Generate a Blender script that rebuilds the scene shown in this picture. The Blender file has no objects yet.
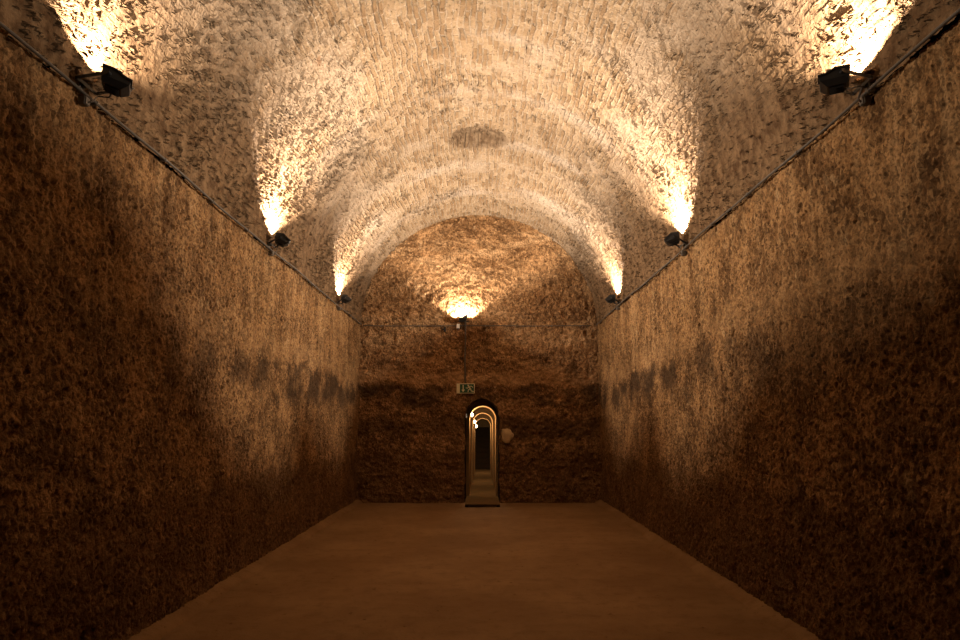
import bpy, bmesh, math, random
import numpy as np
from mathutils import Vector, Matrix, Euler

random.seed(7)
rng = np.random.default_rng(7)
sc = bpy.context.scene
COL = sc.collection
R = math.radians

# ------------------------------------------------------------------ room sizes (metres; camera stands at x=0, y=0)
XL, XR = -2.54, 2.46
XC = (XL + XR) / 2
HALF = (XR - XL) / 2
SPRING = 3.68
RISE = 2.38
YB, YF = 15.75, -4.0
EYE = 1.6

# ------------------------------------------------------------------ object helpers
def tag(o, label=None, cat=None, group=None, kind=None):
    if label: o['label'] = label
    if cat: o['category'] = cat
    if group: o['group'] = group
    if kind: o['kind'] = kind
    return o

def link(name, me, mat=None, parent=None, loc=None, rot=None):
    o = bpy.data.objects.new(name, me)
    COL.objects.link(o)
    if mat and not me.materials: me.materials.append(mat)
    if parent: o.parent = parent
    if loc is not None: o.location = loc
    if rot is not None: o.rotation_euler = rot
    return o

def empty(name, loc, rz=0.0):
    o = bpy.data.objects.new(name, None)
    o.empty_display_size = 0.1
    COL.objects.link(o)
    o.location = loc
    o.rotation_euler = (0, 0, rz)
    return o

def bm_mesh(name, bm, smooth=False, bevel=0.0):
    if bevel:
        es = [e for e in bm.edges if len(e.link_faces) == 2 and e.calc_face_angle(0) > 0.5]
        bmesh.ops.bevel(bm, geom=es, offset=bevel, segments=2, profile=0.5, affect='EDGES', clamp_overlap=True)
    bmesh.ops.recalc_face_normals(bm, faces=bm.faces[:])
    me = bpy.data.meshes.new(name)
    bm.to_mesh(me); bm.free()
    if smooth: me.polygons.foreach_set('use_smooth', [True] * len(me.polygons))
    return me

def box(bm, c, s, rot=None):
    m = Matrix.Translation(Vector(c))
    if rot is not None: m = m @ Euler(rot).to_matrix().to_4x4()
    m = m @ Matrix.Diagonal((s[0], s[1], s[2], 1))
    bmesh.ops.create_cube(bm, size=1.0, matrix=m)

def cyl(bm, a, b, r, n=14, r2=None):
    a, b = Vector(a), Vector(b)
    d = b - a
    m = Matrix.Translation((a + b) / 2) @ d.to_track_quat('Z', 'Y').to_matrix().to_4x4()
    bmesh.ops.create_cone(bm, cap_ends=True, segments=n, radius1=r, radius2=r if r2 is None else r2, depth=d.length, matrix=m)

def tube(bm, pts, r, n=8):
    pts = [Vector(p) for p in pts]
    rings = []
    for i, p in enumerate(pts):
        t = (pts[min(i + 1, len(pts) - 1)] - pts[max(i - 1, 0)]).normalized()
        up = Vector((0, 0, 1)) if abs(t.z) < 0.9 else Vector((1, 0, 0))
        s = t.cross(up).normalized(); u = s.cross(t).normalized()
        rings.append([bm.verts.new(p + r * (math.cos(2 * math.pi * k / n) * s + math.sin(2 * math.pi * k / n) * u)) for k in range(n)])
    for A, B in zip(rings, rings[1:]):
        for k in range(n):
            bm.faces.new((A[k], A[(k + 1) % n], B[(k + 1) % n], B[k]))
    bm.faces.new(rings[0]); bm.faces.new(rings[-1][::-1])

def smooth_path(pts, n=8):
    P = [Vector(p) for p in pts]
    P = [2 * P[0] - P[1]] + P + [2 * P[-1] - P[-2]]
    out = []
    for i in range(1, len(P) - 2):
        for k in range(n):
            t = k / n
            a, b, c, d = P[i - 1], P[i], P[i + 1], P[i + 2]
            out.append(0.5 * ((2 * b) + (c - a) * t + (2 * a - 5 * b + 4 * c - d) * t * t + (3 * b - a - 3 * c + d) * t ** 3))
    out.append(P[-2])
    return out

def prism(bm, pts, y0, y1):
    """flat outline in x,z pulled out along y"""
    a = [bm.verts.new((x, y0, z)) for x, z in pts]
    b = [bm.verts.new((x, y1, z)) for x, z in pts]
    bm.faces.new(a); bm.faces.new(b[::-1])
    n = len(pts)
    for k in range(n):
        bm.faces.new((a[k], b[k], b[(k + 1) % n], a[(k + 1) % n]))

def grid_mesh(name, P, UV=None, keep=None, flip=False):
    """P (m,n,3) grid of points -> smooth mesh; keep (m-1,n-1) bool drops quads"""
    m, n, _ = P.shape
    idx = np.arange(m * n).reshape(m, n)
    q = np.stack([idx[:-1, :-1], idx[1:, :-1], idx[1:, 1:], idx[:-1, 1:]], -1)
    if keep is not None: q = q[keep]
    q = q.reshape(-1, 4)
    if flip: q = q[:, ::-1]
    nf = len(q)
    me = bpy.data.meshes.new(name)
    me.vertices.add(m * n); me.vertices.foreach_set('co', P.reshape(-1).astype(np.float32))
    me.loops.add(nf * 4); me.loops.foreach_set('vertex_index', q.reshape(-1).astype(np.int32))
    me.polygons.add(nf)
    me.polygons.foreach_set('loop_start', np.arange(0, nf * 4, 4, dtype=np.int32))
    me.polygons.foreach_set('use_smooth', np.ones(nf, dtype=bool))
    if UV is not None:
        uv = me.uv_layers.new(name='UVMap')
        uv.data.foreach_set('uv', UV.reshape(-1, 2)[q.reshape(-1)].reshape(-1).astype(np.float32))
    me.update(calc_edges=True)
    return me

def graded(y0, y1, k, coarse, ymin):
    """positions along the room: step grows with distance from the viewpoint"""
    out = [y0]
    while out[-1] < y1:
        y = out[-1]
        out.append(y + (coarse if y < ymin else max(k * y, 0.006)))
    out[-1] = y1
    return np.array(out)

# ------------------------------------------------------------------ node helpers
class NT:
    def __init__(s, name):
        s.m = bpy.data.materials.new(name); s.m.use_nodes = True
        s.t = s.m.node_tree; s.n = s.t.nodes; s.n.clear()
        s.out = s.n.new('ShaderNodeOutputMaterial')
    def new(s, typ, **kw):
        nd = s.n.new(typ)
        for k, v in kw.items(): setattr(nd, k, v)
        return nd
    def put(s, sock, v):
        if isinstance(v, bpy.types.NodeSocket): s.t.links.new(v, sock)
        else: sock.default_value = v
    def math(s, op, a, b=0.0, c=0.0, clamp=False):
        nd = s.new('ShaderNodeMath', operation=op, use_clamp=clamp)
        s.put(nd.inputs[0], a); s.put(nd.inputs[1], b); s.put(nd.inputs[2], c)
        return nd.outputs[0]
    def mix(s, f, a, b, mode='MIX'):
        nd = s.new('ShaderNodeMix', data_type='RGBA', blend_type=mode)
        s.put(nd.inputs[0], f); s.put(nd.inputs[6], a); s.put(nd.inputs[7], b)
        return nd.outputs[2]
    def ss(s, v, lo, hi, a=0.0, b=1.0):
        nd = s.new('ShaderNodeMapRange', interpolation_type='SMOOTHSTEP')
        s.put(nd.inputs[0], v); s.put(nd.inputs[1], lo); s.put(nd.inputs[2], hi)
        s.put(nd.inputs[3], a); s.put(nd.inputs[4], b)
        return nd.outputs[0]
    def comb(s, x, y, z):
        nd = s.new('ShaderNodeCombineXYZ')
        s.put(nd.inputs[0], x); s.put(nd.inputs[1], y); s.put(nd.inputs[2], z)
        return nd.outputs[0]
    def sep(s, v):
        nd = s.new('ShaderNodeSeparateXYZ'); s.put(nd.inputs[0], v)
        return nd.outputs[0], nd.outputs[1], nd.outputs[2]
    def noise(s, vec, scale, detail=4.0, rough=0.55, dist=0.0, off=0.0):
        nd = s.new('ShaderNodeTexNoise')
        if off:
            a = s.new('ShaderNodeVectorMath', operation='ADD'); s.put(a.inputs[0], vec); a.inputs[1].default_value = (off, off * 1.7, off * 0.6)
            vec = a.outputs[0]
        s.put(nd.inputs['Vector'], vec)
        nd.inputs['Scale'].default_value = scale; nd.inputs['Detail'].default_value = detail
        nd.inputs['Roughness'].default_value = rough; nd.inputs['Distortion'].default_value = dist
        return nd.outputs['Fac']
    def voro(s, vec, scale, feature='F1', rnd=1.0):
        nd = s.new('ShaderNodeTexVoronoi', feature=feature)
        s.put(nd.inputs['Vector'], vec); nd.inputs['Scale'].default_value = scale
        nd.inputs['Randomness'].default_value = rnd
        return nd.outputs['Distance']
    def obj(s): return s.new('ShaderNodeTexCoord').outputs['Object']
    def uv(s): return s.new('ShaderNodeTexCoord').outputs['UV']
    def surf(s, col, rough=0.9, metal=0.0, spec=0.2, emis=None, estr=0.0, bump=None):
        b = s.new('ShaderNodeBsdfPrincipled')
        s.put(b.inputs['Base Color'], col); s.put(b.inputs['Roughness'], rough)
        b.inputs['Metallic'].default_value = metal; b.inputs['Specular IOR Level'].default_value = spec
        if emis: b.inputs['Emission Color'].default_value = emis; b.inputs['Emission Strength'].default_value = estr
        if bump is not None:
            bn = s.new('ShaderNodeBump'); bn.inputs['Distance'].default_value = bump[1]; bn.inputs['Strength'].default_value = 1.0
            s.put(bn.inputs['Height'], bump[0]); s.t.links.new(bn.outputs[0], b.inputs['Normal'])
        s.t.links.new(b.outputs[0], s.out.inputs['Surface'])
        return s.m
    def disp(s, h, mid=0.0):
        d = s.new('ShaderNodeDisplacement'); d.inputs['Midlevel'].default_value = mid; d.inputs['Scale'].default_value = 1.0
        s.put(d.inputs['Height'], h); s.t.links.new(d.outputs[0], s.out.inputs['Displacement'])
        s.m.displacement_method = 'BOTH'

def C(r, g, b): return (r, g, b, 1.0)

# ------------------------------------------------------------------ materials
def vault_material():
    n = NT('old_brick_vault')
    P = n.obj(); px, py, pz = n.sep(P)
    u, v, _ = n.sep(n.uv())                                   # u along the room, v along the arc (0 = left springing)
    w1 = n.noise(P, 1.6, 3); w2 = n.noise(P, 1.6, 3, off=9.0)
    f1 = n.noise(P, 9.0, 3, off=3.0)
    uu = n.math('ADD', u, n.math('MULTIPLY', n.math('SUBTRACT', w1, 0.5), 0.30))
    vv = n.math('ADD', v, n.math('MULTIPLY', n.math('SUBTRACT', w2, 0.5), 0.14))
    vv = n.math('ADD', vv, n.math('MULTIPLY', n.math('SUBTRACT', f1, 0.5), 0.022))
    br = n.new('ShaderNodeTexBrick', offset=0.5, squash=1.0)
    n.put(br.inputs['Vector'], n.comb(uu, vv, 0.0))
    br.inputs['Color1'].default_value = C(0, 0, 0); br.inputs['Color2'].default_value = C(1, 1, 1); br.inputs['Mortar'].default_value = C(.5, .5, .5)
    br.inputs['Scale'].default_value = 1.0; br.inputs['Brick Width'].default_value = 0.25; br.inputs['Row Height'].default_value = 0.066
    br.inputs['Mortar Size'].default_value = 0.016; br.inputs['Mortar Smooth'].default_value = 1.0; br.inputs['Bias'].default_value = 0.0
    brk = n.noise(P, 5.0, 4, 0.6, off=71.0)
    mortar = n.math('MULTIPLY', br.outputs['Fac'], n.ss(brk, 0.36, 0.56, 0.25, 1.0)); brickid = br.outputs['Color']
    # where lime wash and concrete cover the courses
    cover = n.noise(P, 0.9, 5, 0.6, off=21.0)
    arcpos = n.math('ABSOLUTE', n.math('SUBTRACT', v, 3.83))
    side = n.ss(arcpos, 0.9, 2.4)                             # courses read clearly near the crown, are smeared lower down
    coverf = n.ss(n.math('ADD', cover, n.math('MULTIPLY', side, 0.16)), 0.54, 0.68)
    # pits: weathered joints stretched along the courses
    pv = n.comb(n.math('MULTIPLY', uu, 9.0), n.math('MULTIPLY', vv, 26.0), 0.0)
    pit = n.noise(pv, 1.0, 3, 0.55, 0.6)
    pitmask = n.noise(P, 1.1, 3, off=33.0)
    pitf = n.ss(n.math('ADD', pit, n.math('MULTIPLY', n.math('SUBTRACT', pitmask, 0.5), 0.40)), n.math('SUBTRACT', 0.655, n.math('MULTIPLY', side, 0.055)), n.math('SUBTRACT', 0.72, n.math('MULTIPLY', side, 0.055)))
    pit2 = n.ss(n.noise(n.comb(n.math('MULTIPLY', u, 16.0), n.math('MULTIPLY', v, 34.0), 0.0), 1.0, 2, 0.5, 0.4), 0.64, 0.72)
    fine = n.noise(P, 26.0, 2, 0.5)
    mid = n.noise(P, 9.0, 4, 0.6, off=5.0)
    mott = n.noise(P, 2.3, 6, 0.6, off=13.0)
    # colour
    brick = n.mix(n.ss(brickid, 0.0, 1.0), C(.38, .26, .145), C(.58, .45, .29))
    mort = C(.72, .61, .46)
    c = n.mix(n.math('MULTIPLY', mortar, 1.0), brick, mort)
    c = n.mix(n.math('MULTIPLY', coverf, 0.85), c, n.mix(mott, C(.52, .42, .30), C(.70, .60, .46)))
    c = n.mix(n.ss(mott, 0.54, 0.78, 0.0, 0.22), c, C(.40, .28, .17))
    wash = n.ss(n.noise(n.comb(n.math('MULTIPLY', u, 0.9), n.math('MULTIPLY', v, 0.35), 0.0), 1.0, 4, 0.55, off=41.0), 0.55, 0.68)
    c = n.mix(n.math('MULTIPLY', wash, 0.6), c, C(.78, .70, .58))
    c = n.mix(n.math('MULTIPLY', pit2, 0.30), c, C(.20, .125, .065))
    speck = n.noise(P, 15.0, 3, 0.6, off=81.0)
    c = n.mix(n.ss(speck, 0.50, 0.66, 0.0, 0.38), c, C(.34, .235, .14))
    rust = n.ss(n.noise(P, 3.5, 3, off=57.0), 0.70, 0.78)
    c = n.mix(n.math('MULTIPLY', rust, 0.6), c, C(.40, .20, .09))
    c = n.mix(n.ss(fine, 0.35, 0.58, 0.28, 0.0), c, C(.30, .21, .13))
    c = n.mix(n.math('MULTIPLY', pitf, 0.7), c, C(.13, .08, .042))
    # lower flanks are browner, like the walls they stand on
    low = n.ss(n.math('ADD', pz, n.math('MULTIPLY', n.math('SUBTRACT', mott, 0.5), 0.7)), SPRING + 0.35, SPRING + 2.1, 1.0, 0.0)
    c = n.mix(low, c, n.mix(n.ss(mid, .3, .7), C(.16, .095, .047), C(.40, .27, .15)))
    # earth plugging the round opening at the crown
    rr = n.math('SQRT', n.math('ADD', n.math('POWER', n.math('SUBTRACT', px, XC), 2.0), n.math('POWER', n.math('SUBTRACT', py, 11.32), 2.0)))
    hole = n.ss(n.math('ADD', rr, n.math('MULTIPLY', n.math('SUBTRACT', f1, 0.5), 0.10)), 0.41, 0.52, 1.0, 0.0)
    c = n.mix(hole, c, n.mix(n.ss(mid, .35, .65), C(.26, .18, .11), C(.50, .38, .25)))
    # height
    h = n.math('MULTIPLY', n.math('SUBTRACT', w1, 0.5), 0.05)
    h = n.math('ADD', h, n.math('MULTIPLY', n.math('SUBTRACT', mid, 0.5), 0.032))
    h = n.math('ADD', h, n.math('MULTIPLY', n.math('SUBTRACT', fine, 0.5), 0.014))
    nocov = n.math('SUBTRACT', 1.0, n.math('MULTIPLY', coverf, 0.75))
    h = n.math('ADD', h, n.math('MULTIPLY', n.math('MULTIPLY', mortar, nocov), 0.014))
    h = n.math('ADD', h, n.math('MULTIPLY', n.math('MULTIPLY', n.math('SUBTRACT', brickid, 0.5), nocov), 0.020))
    h = n.math('SUBTRACT', h, n.math('MULTIPLY', pitf, 0.040))
    h = n.math('SUBTRACT', h, n.math('MULTIPLY', pit2, 0.022))
    n.disp(h)
    c = n.mix(1.0, c, C(.49, .45, .42), 'MULTIPLY')
    return n.surf(c, 0.95, spec=0.1)

def wall_material(name, axis):
    """rough water-stained lining; axis = which coordinate runs along the wall"""
    n = NT(name)
    P = n.obj(); px, py, pz = n.sep(P)
    h_ = py if axis == 'y' else px
    sx, sz = (7.5, .50) if axis == 'y' else (0.9, 3.6)
    big = n.noise(P, 0.55, 4, 0.55)
    mott = n.noise(P, 2.0, 6, 0.62, off=4.0)
    mid = n.noise(P, 8.0, 5, 0.6, off=8.0)
    fine = n.noise(P, 38.0, 2, 0.55, off=2.0)
    grit = n.noise(P, 20.0, 2, 0.55, off=61.0)
    lump = n.noise(P, 5.0, 4, 0.6, off=91.0)
    streak = n.noise(n.comb(n.math('MULTIPLY', h_, sx), 0.0, n.math('MULTIPLY', pz, sz)), 1.0, 6, 0.6, off=15.0)
    chips = n.voro(n.comb(n.math('MULTIPLY', h_, 24.0), n.math('MULTIPLY', px if axis == 'y' else py, 24.0), n.math('MULTIPLY', pz, 15.0)), 1.0)
    c = n.mix(n.ss(mott, 0.32, 0.70), C(.110, .063, .029), C(.36, .23, .122))
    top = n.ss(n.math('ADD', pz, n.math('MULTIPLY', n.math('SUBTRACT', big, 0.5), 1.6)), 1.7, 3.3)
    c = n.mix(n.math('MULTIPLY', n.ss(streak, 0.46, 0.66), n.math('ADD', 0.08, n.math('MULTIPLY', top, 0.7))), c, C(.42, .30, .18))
    c = n.mix(n.math('MULTIPLY', n.ss(streak, 0.46, 0.34), 0.30), c, C(.14, .075, .032))
    c = n.mix(n.ss(lump, 0.50, 0.66, 0.0, 0.45), c, C(.075, .042, .020))
    vc = n.new('ShaderNodeTexVoronoi', feature='F1')
    wv = n.new('ShaderNodeVectorMath', operation='MULTIPLY'); n.put(wv.inputs[0], P); wv.inputs[1].default_value = (1.0, 1.0, 0.75)
    n.put(vc.inputs['Vector'], wv.outputs[0]); vc.inputs['Scale'].default_value = 30.0
    cell, cell2, _ = n.sep(vc.outputs['Color'])
    c = n.mix(n.ss(cell, 0.72, 0.95, 0.0, 0.45), c, C(.42, .28, .155))
    c = n.mix(n.ss(cell, 0.35, 0.08, 0.0, 0.45), c, C(.040, .022, .011))
    # pale scabs of lime
    scab = n.ss(n.noise(P, 5.0, 5, 0.6, off=27.0), 0.62, 0.72)
    c = n.mix(n.math('MULTIPLY', scab, 0.55), c, C(.46, .36, .24))
    c = n.mix(n.ss(fine, 0.34, 0.54, 0.60, 0.0), c, C(.045, .026, .013))
    c = n.mix(n.ss(grit, 0.60, 0.74, 0.0, 0.50), c, C(.44, .30, .17))
    c = n.mix(n.ss(grit, 0.42, 0.31, 0.0, 0.42), c, C(.050, .028, .014))
    # dark tide mark left by the water
    zz = n.math('ADD', pz, n.math('MULTIPLY', n.math('SUBTRACT', n.noise(P, 1.3, 5, 0.65, off=31.0), 0.5), 0.8 if axis == 'x' else 1.0))
    band = n.math('MULTIPLY', n.ss(zz, 1.85, 2.10), n.ss(zz, 2.33, 2.45, 1.0, 0.0))
    if axis == 'y':
        reach = n.ss(py, 5.0, 10.5, 0.3, 1.0)
    else:
        reach = n.ss(n.math('ABSOLUTE', n.math('SUBTRACT', px, XC)), 0.1, 1.5, 0.5, 1.0)
    band = n.math('MULTIPLY', band, n.math('MULTIPLY', reach, n.ss(n.noise(P, 1.6, 4, 0.6, off=47.0), 0.38, 0.56)))
    c = n.mix(n.math('MULTIPLY', band, 0.82), c, C(.040, .026, .017))
    band2 = n.math('MULTIPLY', n.ss(zz, 1.28, 1.42), n.ss(zz, 1.60, 1.75, 1.0, 0.0))
    if axis == 'x':
        c = n.mix(n.math('MULTIPLY', band2, 0.55), c, C(.060, .036, .020))
    pale = n.math('MULTIPLY', n.ss(zz, 2.40, 2.50), n.ss(zz, 2.62, 2.80, 1.0, 0.0))
    c = n.mix(n.math('MULTIPLY', pale, 0.35 if axis == 'x' else 0.15), c, C(.46, .32, .19))
    # wall colour darker towards the foot
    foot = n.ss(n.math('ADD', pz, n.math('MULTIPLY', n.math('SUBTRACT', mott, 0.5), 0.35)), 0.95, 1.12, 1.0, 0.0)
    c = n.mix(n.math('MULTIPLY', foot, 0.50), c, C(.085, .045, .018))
    # height
    h = n.math('MULTIPLY', n.math('SUBTRACT', big, 0.5), 0.05)
    h = n.math('ADD', h, n.math('MULTIPLY', n.math('SUBTRACT', mid, 0.5), 0.060))
    h = n.math('ADD', h, n.math('MULTIPLY', n.math('SUBTRACT', fine, 0.5), 0.008))
    h = n.math('ADD', h, n.math('MULTIPLY', n.math('SUBTRACT', grit, 0.5), 0.026))
    h = n.math('SUBTRACT', h, n.math('MULTIPLY', n.ss(chips, 0.05, 0.55, 0.0, 1.0), 0.014))
    if axis == 'x':
        dents = n.voro(n.comb(n.math('MULTIPLY', px, 9.0), 0.0, n.math('MULTIPLY', pz, 11.0)), 1.0, 'SMOOTH_F1')
        h = n.math('ADD', h, n.math('MULTIPLY', dents, 0.075))
    h = n.math('ADD', h, n.math('MULTIPLY', n.math('SUBTRACT', cell, 0.5), 0.016))
    pits = n.ss(n.noise(P, 6.5, 3, 0.5, off=19.0), 0.66, 0.74)
    h = n.math('SUBTRACT', h, n.math('MULTIPLY', pits, 0.03))
    n.disp(h)
    c = n.mix(1.0, c, C(.96, .83, .65), 'MULTIPLY')
    if axis == 'x': c = n.mix(1.0, c, C(1.20, 1.22, 1.32), 'MULTIPLY')
    return n.surf(c, 0.93, spec=0.12)

def floor_material():
    n = NT('trodden_earth_floor')
    P = n.obj()
    a = n.noise(P, 0.8, 6, 0.6); b = n.noise(P, 6.0, 6, 0.65, off=5.0); f = n.noise(P, 45.0, 4, 0.6, off=7.0)
    c = n.mix(n.ss(a, 0.3, 0.7), C(.30, .18, .090), C(.40, .255, .135))
    c = n.mix(n.ss(b, 0.45, 0.72, 0.0, 0.55), c, C(.235, .135, .065))
    c = n.mix(n.ss(f, 0.55, 0.75, 0.0, 0.5), c, C(.16, .095, .05))
    crumbs = n.ss(n.noise(P, 14.0, 3, 0.5, off=12.0), 0.68, 0.74)
    c = n.mix(n.math('MULTIPLY', crumbs, 0.6), c, C(.13, .075, .038))
    h = n.math('MULTIPLY', n.math('SUBTRACT', a, 0.5), 0.02)
    h = n.math('ADD', h, n.math('MULTIPLY', n.math('SUBTRACT', b, 0.5), 0.018))
    h = n.math('ADD', h, n.math('MULTIPLY', crumbs, 0.008))
    n.disp(h)
    c = n.mix(1.0, c, C(.66, .62, .56), 'MULTIPLY')
    return n.surf(c, 0.95, spec=0.1, bump=(f, 0.006))

def plain(name, col, rough=0.6, metal=0.0, spec=0.3, var=0.25, scale=30.0, bump=0.0, emis=None, estr=0.0):
    n = NT(name)
    f = n.noise(n.obj(), scale, 4, 0.6)
    c = n.mix(n.math('MULTIPLY', f, var), C(*col), C(*[x * 0.45 for x in col]))
    return n.surf(c, rough, metal, spec, emis, estr, bump=(f, bump) if bump else None)

def glass_material():
    n = NT('lamp_front_glass')
    t = n.new('ShaderNodeBsdfTransparent'); g = n.new('ShaderNodeBsdfGlossy'); g.inputs['Roughness'].default_value = 0.05
    m = n.new('ShaderNodeMixShader'); m.inputs[0].default_value = 0.05
    n.t.links.new(t.outputs[0], m.inputs[1]); n.t.links.new(g.outputs[0], m.inputs[2]); n.t.links.new(m.outputs[0], n.out.inputs['Surface'])
    return n.m

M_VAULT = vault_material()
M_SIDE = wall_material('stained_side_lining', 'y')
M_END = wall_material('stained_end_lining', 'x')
M_FLOOR = floor_material()
M_BLACK = plain('black_lamp_casting', (.012, .011, .010), 0.5, 0.0, 0.4, bump=0.001)
M_REFL = plain('dull_reflector', (.10, .095, .085), 0.6)
M_GLASS = glass_material()
M_STEEL = plain('dull_galvanised_steel', (.16, .14, .115), 0.55, 0.6, 0.4)
M_CABLE = plain('grey_cable_sheath', (.085, .070, .055), 0.6)
M_GREYBOX = plain('grey_plastic_box', (.09, .072, .052), 0.6)
M_WHITE = plain('white_plastic', (.75, .70, .62), 0.5)
M_GREEN = plain('sign_green', (.010, .075, .035), 0.45, spec=0.4)
M_CREAM = plain('sign_pale_print', (.72, .66, .46), 0.5, var=0.15)
M_STONE = plain('pale_stone', (.62, .46, .27), 1.0, 0.0, 0.0, var=0.9, scale=14, bump=0.01)
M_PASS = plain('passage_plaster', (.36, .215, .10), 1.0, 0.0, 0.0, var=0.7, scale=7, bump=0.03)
M_PASS_SHADE = plain('shade_dark_passage_reveal', (.035, .022, .012), 1.0, 0.0, 0.0, var=0.6, scale=9, bump=0.02)  # the unlit reveal's shade is put into this near-black colour
M_RIB = plain('passage_arch_stone', (.46, .30, .15), 1.0, 0.0, 0.0, var=0.5, scale=14, bump=0.015)
M_STEP = plain('shade_dark_stair_stone', (.050, .031, .017), 1.0, 0.0, 0.0, var=0.6, scale=12, bump=0.01)  # shade on the stair risers is put into the colour; ramp bearers share it
M_PLATE = plain('brown_ramp_board', (.15, .088, .039), 1.0, 0.0, 0.0, var=0.4, scale=5, bump=0.003)
M_LAMPGLOW = plain('glowing_lamp_glass', (.9, .8, .6), 0.4, emis=C(1.0, .70, .36), estr=22.0)

# ------------------------------------------------------------------ the room
LY = graded(YF, YB + 0.12, 0.0016, 0.06, 2.6)
NA = 620
th = np.linspace(math.pi, 0.0, 4000)
ex, ez = XC + HALF * np.cos(th), SPRING + RISE * np.sin(th)
arc = np.concatenate([[0], np.cumsum(np.hypot(np.diff(ex), np.diff(ez)))])
s = np.linspace(0, arc[-1], NA)
vx, vz = np.interp(s, arc, ex), np.interp(s, arc, ez)
P = np.zeros((len(LY), NA, 3)); UV = np.zeros((len(LY), NA, 2))
P[..., 0] = vx[None]; P[..., 1] = LY[:, None]; P[..., 2] = vz[None]
UV[..., 0] = LY[:, None]; UV[..., 1] = s[None]
# round blocked opening at the crown
rr = np.hypot(P[..., 0] - XC, P[..., 1] - 11.32)
ang = np.arctan2(P[..., 1] - 11.32, P[..., 0] - XC)
rim_r = 0.44 + 0.02 * np.sin(3 * ang + 1) + 0.012 * np.sin(7 * ang)
t = np.clip((rim_r + 0.03 - rr) / 0.09, 0, 1); t = t * t * (3 - 2 * t)
P[..., 2] += t * (0.20 + 0.05 * np.sin(5 * P[..., 0] + 2) * np.cos(6 * P[..., 1]))
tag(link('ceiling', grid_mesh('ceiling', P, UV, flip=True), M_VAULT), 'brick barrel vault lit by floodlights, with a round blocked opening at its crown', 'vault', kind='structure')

zs = np.linspace(-0.06, SPRING, 300)
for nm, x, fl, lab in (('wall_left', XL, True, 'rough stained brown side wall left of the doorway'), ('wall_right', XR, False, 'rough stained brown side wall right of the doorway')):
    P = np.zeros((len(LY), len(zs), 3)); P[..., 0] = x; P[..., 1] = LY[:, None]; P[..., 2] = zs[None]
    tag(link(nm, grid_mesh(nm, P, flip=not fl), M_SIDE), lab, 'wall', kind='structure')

# doorway outline: centre x, half width, top of arch, springing
DX, DW, DTOP = 0.03, 0.358, 2.13
def arch_outline(cx, w, top, n=28, bottom=0.0):
    pts = [(cx - w, bottom)]
    for k in range(n + 1):
        a = math.pi - math.pi * k / n
        pts.append((cx + w * math.cos(a), top - w + w * math.sin(a)))
    pts.append((cx + w, bottom))
    return pts
xs = np.arange(XL - 0.12, XR + 0.13, 0.0145); zb = np.arange(-0.06, SPRING + RISE + 0.14, 0.0145)
P = np.zeros((len(xs), len(zb), 3)); P[..., 0] = xs[:, None]; P[..., 1] = YB; P[..., 2] = zb[None]
cx = (xs[:-1] + xs[1:]) / 2; cz = (zb[:-1] + zb[1:]) / 2
inx = np.abs(cx - DX)[:, None]; zz = cz[None]
wob = 0.012 * np.sin(zz * 9.0) + 0.008 * np.sin(zz * 23.0 + 1)
inside = (inx < DW + wob) & ((zz < DTOP - DW) | (np.hypot(inx, zz - (DTOP - DW)) < DW + wob))
tag(link('wall_back', grid_mesh('wall_back', P, keep=~inside, flip=False), M_END), 'rough stained end wall holding the narrow arched doorway', 'wall', kind='structure')

xs2 = np.arange(XL - 0.1, XR + 0.15, 0.06); zb2 = np.arange(-0.06, SPRING + RISE + 0.14, 0.06)
P = np.zeros((len(xs2), len(zb2), 3)); P[..., 0] = xs2[:, None]; P[..., 1] = YF; P[..., 2] = zb2[None]
tag(link('wall_front', grid_mesh('wall_front', P, flip=True), M_END), 'plain end wall behind the viewpoint', 'wall', kind='structure')

fy = graded(YF, YB + 0.02, 0.0032, 0.08, 2.6); fx = np.linspace(XL - 0.06, XR + 0.06, 300)
P = np.zeros((len(fx), len(fy), 3)); P[..., 0] = fx[:, None]; P[..., 1] = fy[None]
tag(link('floor', grid_mesh('floor', P, flip=False), M_FLOOR), 'trodden brown earth floor of the vaulted hall', 'floor', kind='structure')

# low worn kerbs at the foot of the walls
def kerb(name, fn, lo, hi, lab):
    ts = np.arange(lo, hi, 0.04); prof = [(0.13, -0.03), (0.11, 0.018), (0.06, 0.045), (0.0, 0.06), (-0.06, 0.07)]
    P = np.zeros((len(ts), len(prof), 3))
    for i, tt in enumerate(ts):
        for j, (a, z) in enumerate(prof):
            P[i, j] = fn(tt, a + 0.012 * math.sin(tt * 3.1 + j) + 0.01 * math.sin(tt * 7.7), z)
    return tag(link(name, grid_mesh(name, P), M_FLOOR), lab, 'kerb', kind='structure')
kerb('trim_1', lambda t, a, z: (XL + a, t, z), YF, YB + 0.05, 'low worn kerb along the foot of the left wall')
kerb('trim_2', lambda t, a, z: (XR - a, t, z), YF, YB + 0.05, 'low worn kerb along the foot of the right wall')

# ------------------------------------------------------------------ the passage behind the doorway
def sweep(name, outline_fn, ys, mat, lab, cat='passage'):
    rows = [outline_fn(y) for y in ys]
    P = np.array([[(x, y, z) for x, z in row] for y, row in zip(ys, rows)])
    return tag(link(name, grid_mesh(name, P, flip=True), mat), lab, cat, kind='structure')
sweep('door_1', lambda y: arch_outline(DX, DW + 0.004 * math.sin(y * 40), DTOP), np.linspace(YB - 0.01, 17.0, 30), M_PASS_SHADE, 'narrow round-headed doorway with a deep reveal coloured dark for its shade', 'doorway')
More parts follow.
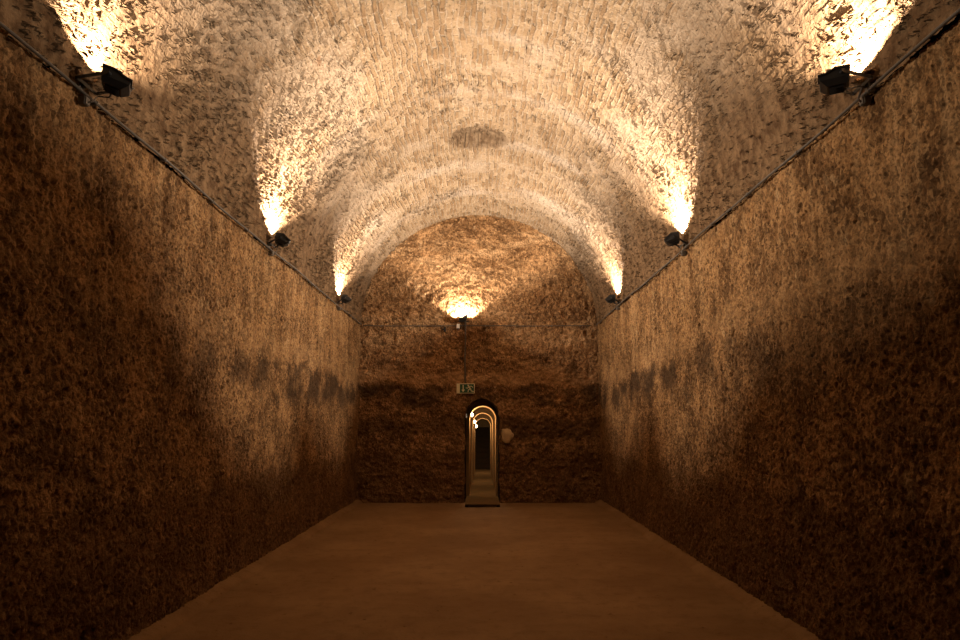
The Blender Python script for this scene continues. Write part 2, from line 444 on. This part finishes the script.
# arches across the passage: y, centre, half width, crown
ARCH = [(17.0, .046, .300, 2.01), (20.6, .058, .275, 1.905), (24.4, .072, .265, 1.785)]
ends = [20.6, 24.4, 29.4]
tops = [2.13, 2.02, 1.90]
for i, (a, e, tp) in enumerate(zip(ARCH, ends, tops)):
    y0, c0, w0, t0 = a
    sweep('wall_passage_%d' % (i + 1), lambda y: arch_outline(c0, w0, t0), np.linspace(y0 + 0.02, e + 0.02, 40), M_PASS, 'plastered bay of the passage behind arch %s' % ['one', 'two', 'three'][i])
    bm = bmesh.new()
    inn = arch_outline(c0, w0, t0, 32); out = arch_outline(c0, w0 + 0.16, t0 + 0.22, 32)
    L = []
    for yy in (y0, y0 + 0.06):
        L.append(([bm.verts.new((x, yy, z)) for x, z in inn], [bm.verts.new((x, yy, z)) for x, z in out]))
    (ia, oa), (ib, ob) = L
    for k in range(len(inn) - 1):
        bm.faces.new((ia[k], ia[k + 1], oa[k + 1], oa[k])); bm.faces.new((ib[k], ob[k], ob[k + 1], ib[k + 1]))
        bm.faces.new((ia[k], ib[k], ib[k + 1], ia[k + 1]))
    tag(link('trim_%d' % (i + 3), bm_mesh('arch_rib', bm), M_RIB), 'transverse arch across the passage, number %s from the doorway' % ['one', 'two', 'three'][i], 'arch', kind='structure')
bm = bmesh.new(); box(bm, (0.06, 22.6, -0.02), (1.0, 13.8, 0.04))
tag(link('floor_passage', bm_mesh('floor_passage', bm), M_PLATE), 'brown floor of the narrow passage', 'floor', kind='structure')
bm = bmesh.new(); box(bm, (0.07, 29.45, 1.0), (1.2, 0.1, 2.4))
tag(link('wall_passage_end', bm_mesh('wall_passage_end', bm), M_PASS), 'plaster wall closing the far end of the passage', 'wall', kind='structure')
# stairs climbing at the end of the passage
st = tag(empty('stone_staircase', (0.07, 27.3, 0.0)), 'stone stairs coloured dark for their shade, climbing at the far end of the arched passage', 'stairs')
for k in range(8):
    bm = bmesh.new(); box(bm, (0, 0.12 + 0.24 * k, 0.0925 * (k + 1)), (0.70, 0.24, 0.185 * (k + 1)))
    link('step', bm_mesh('step', bm, bevel=0.008), M_STEP, st)

# ramp board in the doorway
rp = empty('threshold_ramp', (0.035, YB, 0.0))
tag(rp, 'brown board ramp leading into the arched doorway', 'ramp')
bm = bmesh.new()
prism(bm, [(-0.34, 0.035), (0.34, 0.035), (0.34, 0.055), (-0.34, 0.055)], -0.80, 0.95)
link('board', bm_mesh('board', bm, bevel=0.004), M_PLATE, rp)
for sx in (-0.31, 0.31):
    bm = bmesh.new(); box(bm, (sx, 0.08, 0.0165), (0.06, 1.7, 0.037))
    link('bearer', bm_mesh('bearer', bm), M_STEP, rp)

# passage lamps
LAMPS = [(17.7, -.254, 1.815, 'first wall lamp on the left of the arched passage'), (21.3, -.217, 1.665, 'second wall lamp inside the arched passage'), (25.1, -.193, 1.535, 'third and farthest wall lamp inside the arched passage')]
for y, x, z, lab in LAMPS:
    r = tag(empty('bulkhead_lamp', (x, y, z)), 'small glowing bulkhead lamp, ' + lab, 'wall lamp', 'wall lamps along the passage')
    bm = bmesh.new(); cyl(bm, (0, 0, 0), (0.03, 0, 0), 0.055, 20); link('base', bm_mesh('base', bm, bevel=0.004), M_BLACK, r)
    bm = bmesh.new(); bmesh.ops.create_uvsphere(bm, u_segments=18, v_segments=12, radius=0.045, matrix=Matrix.Translation((0.045, 0, 0)) @ Matrix.Diagonal((0.8, 1, 1, 1)))
    link('glass_dome', bm_mesh('glass_dome', bm, smooth=True), M_LAMPGLOW, r)
    bm = bmesh.new(); tube(bm, [(0.035 + 0.055 * math.cos(a), 0.058 * math.sin(a), 0) for a in np.linspace(-1.57, 1.57, 14)], 0.004, 6)
    link('guard', bm_mesh('guard', bm, smooth=True), M_BLACK, r)
    li = bpy.data.lights.new('passage_light', 'POINT'); li.energy = 36; li.color = (1, .77, .46); li.shadow_soft_size = 0.03
    lo = bpy.data.objects.new('passage_light', li); COL.objects.link(lo); lo.parent = r; lo.location = (0.135, 0, 0)
bx = empty('switch_box', (DX - DW + 0.0, 16.35, 1.78))
tag(bx, 'small white switch box on the left reveal of the doorway', 'switch box')
bm = bmesh.new(); box(bm, (0.015, 0, 0), (0.03, 0.08, 0.10)); link('box_shell', bm_mesh('box_shell', bm, bevel=0.004), M_WHITE, bx)

# ------------------------------------------------------------------ floodlights
LX0, LY0 = 0.078, 0.082          # half sizes of the opening
# lip of the housing, seen from the filament at the origin: low towards wall and room, cheeks at both ends
def lip_for(m, near=False):      # m = +1 / -1: mirrored for the two walls
    L = [(-LX0, -LY0, .022), (-.010, -LY0, .048), (.045, -LY0, .025), (LX0, -LY0, 0.006), (LX0, -.045, -.014), (LX0, -.008, -.016), (LX0, .022, .009),
         (LX0, LY0, .046), (-.010, LY0, .050), (-LX0, LY0, .022), (-LX0, 0.0, .016)]
    if near: L = [(x, y, {.022: .034, .016: .030, -.014: -.002, -.016: -.003, 0.006: .008, .025: .014, .048: .036, .046: .040, .050: .042}.get(z, z)) for x, y, z in L]
    return [(x, y * m, z) for x, y, z in L][::int(m)]
LIP = lip_for(1)
def lring(bm, o, dz, k=1.0): return [bm.verts.new((x * k + (math.copysign(o, x) if abs(x) > .07 else 0), y * k + (math.copysign(o, y) if abs(y) > .07 else 0), z + dz)) for x, y, z in LIP]
def flat(bm, k, z, dx=-0.006): return [bm.verts.new((x * k + dx, y * (k + .10), z)) for x, y, _ in LIP]
def bridge(bm, rings, close=False):
    n = len(rings[0]); seq = rings + ([rings[0]] if close else [])
    for p, q in zip(seq, seq[1:]):
        for k in range(n):
            j = (k + 1) % n; bm.faces.new((p[k], p[j], q[j], q[k]))
def shell():
    bm = bmesh.new()
    E, Mo, A, B, D = flat(bm, .70, -.068), lring(bm, .008, 0), lring(bm, .008, 0), lring(bm, 0, 0), flat(bm, .60, -.058)
    for v, (x, y, z) in zip(Mo, LIP): v.co = (x * 1.09, y * 1.07, -.030)
    bridge(bm, [E, Mo, A, B, D]); bm.faces.new(E); bm.faces.new(D)
    return bm_mesh('housing', bm, bevel=0.002)
def rim_mesh():
    bm = bmesh.new()
    bridge(bm, [lring(bm, -.001, .001), lring(bm, .016, .001), lring(bm, .016, -.010), lring(bm, .0083, -.010)], True)
    return bm_mesh('rim', bm)
def refl_mesh():
    bm = bmesh.new()
    T = [bm.verts.new((x * .86, y * .90, -.022)) for x, y, z in LIP]; Bt = flat(bm, .52, -.052)
    bridge(bm, [T, Bt]); bm.faces.new(Bt)
    return bm_mesh('reflector', bm)
def glass_mesh():
    bm = bmesh.new()
    bridge(bm, [lring(bm, 0, -.001, .985), lring(bm, 0, -.004, .985)])
    a = bm.verts[:]; n = len(LIP)
    for off in (0, n):
        c = bm.verts.new((0.0, 0.0, .034 - (.003 if off else 0)))
        bm.verts.ensure_lookup_table()
        for k in range(n): bm.faces.new((a[off + k], a[off + (k + 1) % n], c))
    return bm_mesh('front_glass', bm)
def fins_mesh():
    bm = bmesh.new()
    for k in range(5): box(bm, (-0.006, -0.044 + 0.022 * k, -0.072), (0.085, 0.004, 0.018))
    return bm_mesh('cooling_fins', bm)
def holder_mesh(sy):
    bm = bmesh.new(); cyl(bm, (0, sy * 0.03, -0.012), (0, sy * 0.066, -0.012), 0.008, 12)
    box(bm, (0, sy * 0.056, -0.03), (0.014, 0.012, 0.035))
    return bm_mesh('lamp_holder', bm)
MSS = {}
for m_, nr in ((1, False), (-1, False), (1, True), (-1, True)):
    LIP = lip_for(m_, nr)
    MSS[m_, nr] = {'housing': shell(), 'rim': rim_mesh(), 'reflector': refl_mesh(), 'front_glass': glass_mesh(), 'cooling_fins': fins_mesh()}
HOLD = [holder_mesh(-1), holder_mesh(1)]

def floodlight(mount, yaw, off, up, tilt, energy, label, along=0.0, side=1, turn=0.0, near=False):
    """mount = point on the wall; local +x points from the wall into the room; housing pivots at (off, 0, up)"""
    r = tag(empty('floodlight', mount, yaw), label, 'floodlight', 'floodlights along the springing of the vault')
    MS = MSS[side, near]
    h = link('housing', MS['housing'], M_BLACK, r, (off, along, up), (0, tilt, turn))
    link('rim', MS['rim'], M_BLACK, h); link('reflector', MS['reflector'], M_REFL, h)
    link('front_glass', MS['front_glass'], M_GLASS, h); link('cooling_fins', MS['cooling_fins'], M_BLACK, h)
    for me in HOLD: link('lamp_holder', me, M_WHITE, h)
    PZ = 0.058
    # yoke bracket: two straps from the pivots meeting at the wall plate
    bm = bmesh.new()
    back = 0.045
    for sy in (-1, 1):
        y1 = along + sy * 0.118
        a = Vector((off, y1, up)); b = Vector((back, y1, PZ)); d = b - a
        box(bm, (a + b) / 2, (d.length + 0.02, 0.004, 0.020), (0, math.atan2(-d.z, d.x), 0))
    box(bm, (back, along, PZ), (0.006, 0.240, 0.022))
    box(bm, (back / 2, along / 2, PZ), (back, 0.03, 0.022))
    link('bracket', bm_mesh('bracket', bm), M_BLACK, r)
    for sy in (-1, 1):
        bm = bmesh.new(); cyl(bm, (off, along + sy * 0.090, up), (off, along + sy * 0.126, up), 0.012, 12)
        link('pivot_knob', bm_mesh('pivot_knob', bm), M_BLACK, r)
    bm = bmesh.new(); box(bm, (0.0, 0, PZ), (0.03, 0.07, 0.07)); link('wall_plate', bm_mesh('wall_plate', bm, bevel=0.003), M_STEEL, r)
    bm = bmesh.new()
    tube(bm, smooth_path([(off - 0.03, along, up - 0.06), (off - 0.07, along + 0.05, up - 0.085), (0.085, 0.07, 0.02), (0.085, 0.02, -0.035), (0.058, 0.0, -0.055)], 6), 0.006, 7)
    link('power_lead', bm_mesh('power_lead', bm, smooth=True), M_CABLE, r)
    li = bpy.data.lights.new('halogen_bulb', 'POINT'); li.energy = energy; li.color = (1.0, .835, .67); li.shadow_soft_size = 0.009
    lo = bpy.data.objects.new('halogen_bulb', li); COL.objects.link(lo); lo.parent = h
    return r

E0 = 660
CAB = SPRING - 0.015
def junction(loc, yaw, lab):
    r = tag(empty('junction_box', loc, yaw), lab, 'junction box', 'junction boxes on the conduit under the floodlights')
    bm = bmesh.new(); box(bm, (0.03, 0, 0), (0.045, 0.055, 0.055)); link('box_body', bm_mesh('box_body', bm, bevel=0.005), M_GREYBOX, r)
    bm = bmesh.new(); box(bm, (0.058, 0, 0), (0.008, 0.048, 0.048)); link('cover', bm_mesh('cover', bm, bevel=0.003), M_STEEL, r)
for (yy, lo, lu, lt, le, ro, ru, rt, re, tn, nm) in (
        (4.50, .235, .09, 16, .72, .220, .10, 4, .80, 25, 'nearest'),
        (8.77, .165, .13, 20, 1.45, .165, .14, 20, 1.45, 17, 'middle'),
        (13.1, .155, .14, 20, 1.15, .160, .14, 20, 1.15, 13, 'farthest')):
    dl = {'nearest': 'large black floodlight nearest the viewer', 'middle': 'black floodlight second along', 'farthest': 'small-looking black floodlight closest to the end wall'}[nm]
    floodlight((XL, yy, CAB + 0.0), 0.0, lo, lu, R(lt), E0 * le, dl + ' above the conduit on the left wall', side=1, turn=R(tn), near=nm == 'nearest')
    floodlight((XR, yy, CAB + 0.0), math.pi, ro, ru, R(rt), E0 * re, dl + ' above the conduit on the right wall', side=-1, turn=-R(tn), near=nm == 'nearest')
    junction((XL, yy, CAB - .045), 0.0, 'grey junction box under the %s floodlight on the left wall' % nm)
    junction((XR, yy, CAB - .045), math.pi, 'grey junction box under the %s floodlight on the right wall' % nm)
floodlight((-0.375, YB, CAB + 0.02), -math.pi / 2, .21, .12, R(-6), E0 * 0.36, 'black floodlight in the middle of the end wall above the doorway')

# ------------------------------------------------------------------ conduits
def conduit(name, lab, pts, r, clips, mat=M_CABLE, nrm=(1, 0, 0)):
    root = tag(empty(name, pts[0]), lab, 'conduit', 'conduits on the walls')
    o = Vector(pts[0])
    bm = bmesh.new(); tube(bm, [Vector(p) - o for p in pts], r, 9); link('pipe', bm_mesh('pipe', bm, smooth=True), mat, root)
    for c in clips:
        bm = bmesh.new(); a = Vector(c[0]) - o; d = Vector(c[1]).normalized() * 0.012
        cyl(bm, a - d, a + d, r + 0.005, 10); box(bm, a - Vector(nrm) * 0.02, (0.03, 0.03, 0.03))
        link('clip', bm_mesh('clip', bm), M_STEEL, root)
def wav(y, k): return 0.008 * math.sin(y * 1.3 + k) + 0.005 * math.sin(y * 3.1 + 2 * k)
ys = np.arange(YF + 0.05, YB - 0.02, 0.12)
conduit('conduit', 'thin conduit running the length of the left wall where the vault springs', [(XL + 0.040, y, CAB + wav(y, 1)) for y in ys], 0.010,
        [((XL + 0.040, y, CAB + wav(y, 1)), (0, 1, 0)) for y in np.arange(2.5, 15.5, 1.07)], nrm=(1, 0, 0))
conduit('conduit', 'thin conduit running the length of the right wall where the vault springs', [(XR - 0.040, y, CAB + wav(y, 4)) for y in ys], 0.010,
        [((XR - 0.040, y, CAB + wav(y, 4)), (0, 1, 0)) for y in np.arange(2.3, 15.5, 1.07)], nrm=(-1, 0, 0))
xs_ = np.arange(XL + 0.06, XR - 0.04, 0.12)
conduit('conduit', 'thin horizontal conduit across the end wall under its floodlight', [(x, YB - 0.05, CAB - 0.01 + 0.5 * wav(x * 2, 2)) for x in xs_], 0.010,
        [((x, YB - 0.05, CAB - 0.01 + 0.5 * wav(x * 2, 2)), (1, 0, 0)) for x in (-2.1, -1.3, 0.1, 0.9, 1.5, 2.1)], nrm=(0, -1, 0))
zd = np.arange(2.45, 3.80, 0.08)
conduit('conduit', 'vertical grey conduit dropping from the end floodlight to the exit sign', [(-0.325 + 0.004 * math.sin(z * 6), YB - 0.04, z) for z in zd], 0.017,
        [((-0.325, YB - 0.04, z), (0, 0, 1)) for z in (2.6, 3.05, 3.5)], M_GREYBOX, nrm=(0, -1, 0))
bxs = tag(empty('sensor_box', (-0.475, YB - 0.03, CAB - 0.02)), 'small white box on the end wall conduit left of the vertical drop', 'sensor')
bm = bmesh.new(); box(bm, (0, -0.03, 0), (0.06, 0.06, 0.09)); link('box_body', bm_mesh('box_body', bm, bevel=0.004), M_WHITE, bxs)
bm = bmesh.new(); cyl(bm, (0, -0.03, -0.045), (0, -0.03, -0.075), 0.022, 14, 0.014); link('sensor_lens', bm_mesh('sensor_lens', bm), M_GREYBOX, bxs)
bxs = tag(empty('socket_box', (-0.755, YB - 0.03, CAB - 0.085)), 'small dark box hanging from the end wall conduit', 'socket')
bm = bmesh.new(); box(bm, (0, -0.02, 0), (0.045, 0.05, 0.10)); link('box_body', bm_mesh('box_body', bm, bevel=0.004), M_BLACK, bxs)
bm = bmesh.new(); cyl(bm, (-0.02, -0.02, 0.0), (-0.06, -0.02, 0.0), 0.014, 12); link('gland', bm_mesh('gland', bm), M_BLACK, bxs)

# ------------------------------------------------------------------ exit sign
sg = tag(empty('exit_sign', (-0.315, YB - 0.05, 2.335)), 'green exit sign with arrow and running figure above the arched doorway', 'exit sign')
bm = bmesh.new(); box(bm, (0, 0, 0), (0.375, 0.05, 0.205)); link('casing', bm_mesh('casing', bm, bevel=0.004), M_CREAM, sg)
bm = bmesh.new(); box(bm, (0.028, -0.0262, 0), (0.295, 0.003, 0.18)); link('green_panel', bm_mesh('green_panel', bm), M_GREEN, sg)
bm = bmesh.new(); box(bm, (-0.150, -0.0265, 0.0), (0.055, 0.003, 0.165)); link('door_symbol', bm_mesh('door_symbol', bm), M_CREAM, sg)
YS0, YS1 = -0.0300, -0.0276
bm = bmesh.new()
prism(bm, [(-0.060, 0.075), (-0.040, 0.075), (-0.040, -0.025), (-0.014, -0.025), (-0.050, -0.075), (-0.086, -0.025), (-0.060, -0.025)], YS0, YS1)
link('arrow', bm_mesh('arrow', bm), M_CREAM, sg)
bm = bmesh.new()
cyl(bm, (0.056, YS0, 0.062), (0.056, YS1, 0.062), 0.017, 16)
def limb(a, b, w):
    a, b = Vector((a[0], a[1])), Vector((b[0], b[1])); d = (b - a).normalized() * w / 2; p = Vector((-d.y, d.x))
    prism(bm, [tuple(a - d + p), tuple(a - d - p), tuple(b + d - p), tuple(b + d + p)], YS0, YS1)
limb((0.068, 0.038), (0.100, -0.010), 0.032)      # trunk
limb((0.068, 0.036), (0.120, 0.048), 0.015); limb((0.120, 0.048), (0.148, 0.026), 0.014)   # trailing arm
limb((0.064, 0.034), (0.040, 0.006), 0.015); limb((0.040, 0.006), (0.014, 0.010), 0.014)   # leading arm
limb((0.100, -0.014), (0.060, -0.030), 0.020); limb((0.060, -0.030), (0.052, -0.072), 0.016)  # leading leg
limb((0.102, -0.014), (0.122, -0.052), 0.020); limb((0.122, -0.052), (0.158, -0.062), 0.016)  # trailing leg
link('running_figure', bm_mesh('running_figure', bm), M_CREAM, sg)

# ------------------------------------------------------------------ pale stone set in the end wall right of the doorway
bm = bmesh.new()
bmesh.ops.create_icosphere(bm, subdivisions=4, radius=1.0)
for v in bm.verts:
    a = math.atan2(v.co.z, v.co.x)
    k = 1 + 0.09 * math.sin(3 * a + 1) + 0.07 * math.sin(5 * a + 2) + 0.04 * math.sin(9 * a)
    v.co = Vector((v.co.x * 0.125 * k, v.co.y * 0.06 + 0.006 * math.sin(17 * v.co.x + 3) * math.sin(13 * v.co.z), v.co.z * 0.155 * k))
tag(link('pale_stone', bm_mesh('pale_stone', bm, smooth=True), M_STONE, None, (0.545, YB - 0.045, 1.36)), 'pale rounded stone set in the end wall right of the doorway', 'stone')

# ------------------------------------------------------------------ camera, world, view
cam = bpy.data.cameras.new('camera'); cam.sensor_width = 36.0; cam.lens = 750 / 960 * 36.0
cam.clip_start = 0.05; cam.clip_end = 100
co = bpy.data.objects.new('camera', cam); COL.objects.link(co)
co.location = (0, 0, EYE); co.rotation_euler = (R(90 + 7.9), 0, R(0.05))
sc.camera = co
w = bpy.data.worlds.new('dark'); sc.world = w; w.use_nodes = True
w.node_tree.nodes['Background'].inputs[0].default_value = (0, 0, 0, 1); w.node_tree.nodes['Background'].inputs[1].default_value = 0
vs = sc.view_settings
sc.display_settings.display_device = 'sRGB'
vs.view_transform = 'Standard'; vs.look = 'None'; vs.gamma = 1.0; vs.use_curve_mapping = False
vs.exposure = 0.0
cy = sc.cycles
cy.max_bounces = 10; cy.diffuse_bounces = 8; cy.glossy_bounces = 3; cy.transparent_max_bounces = 12
cy.caustics_reflective = False; cy.caustics_refractive = False
cy.sample_clamp_indirect = 3.0
cy.use_guiding = True
cy.use_adaptive_sampling = False
cy.use_denoising = True
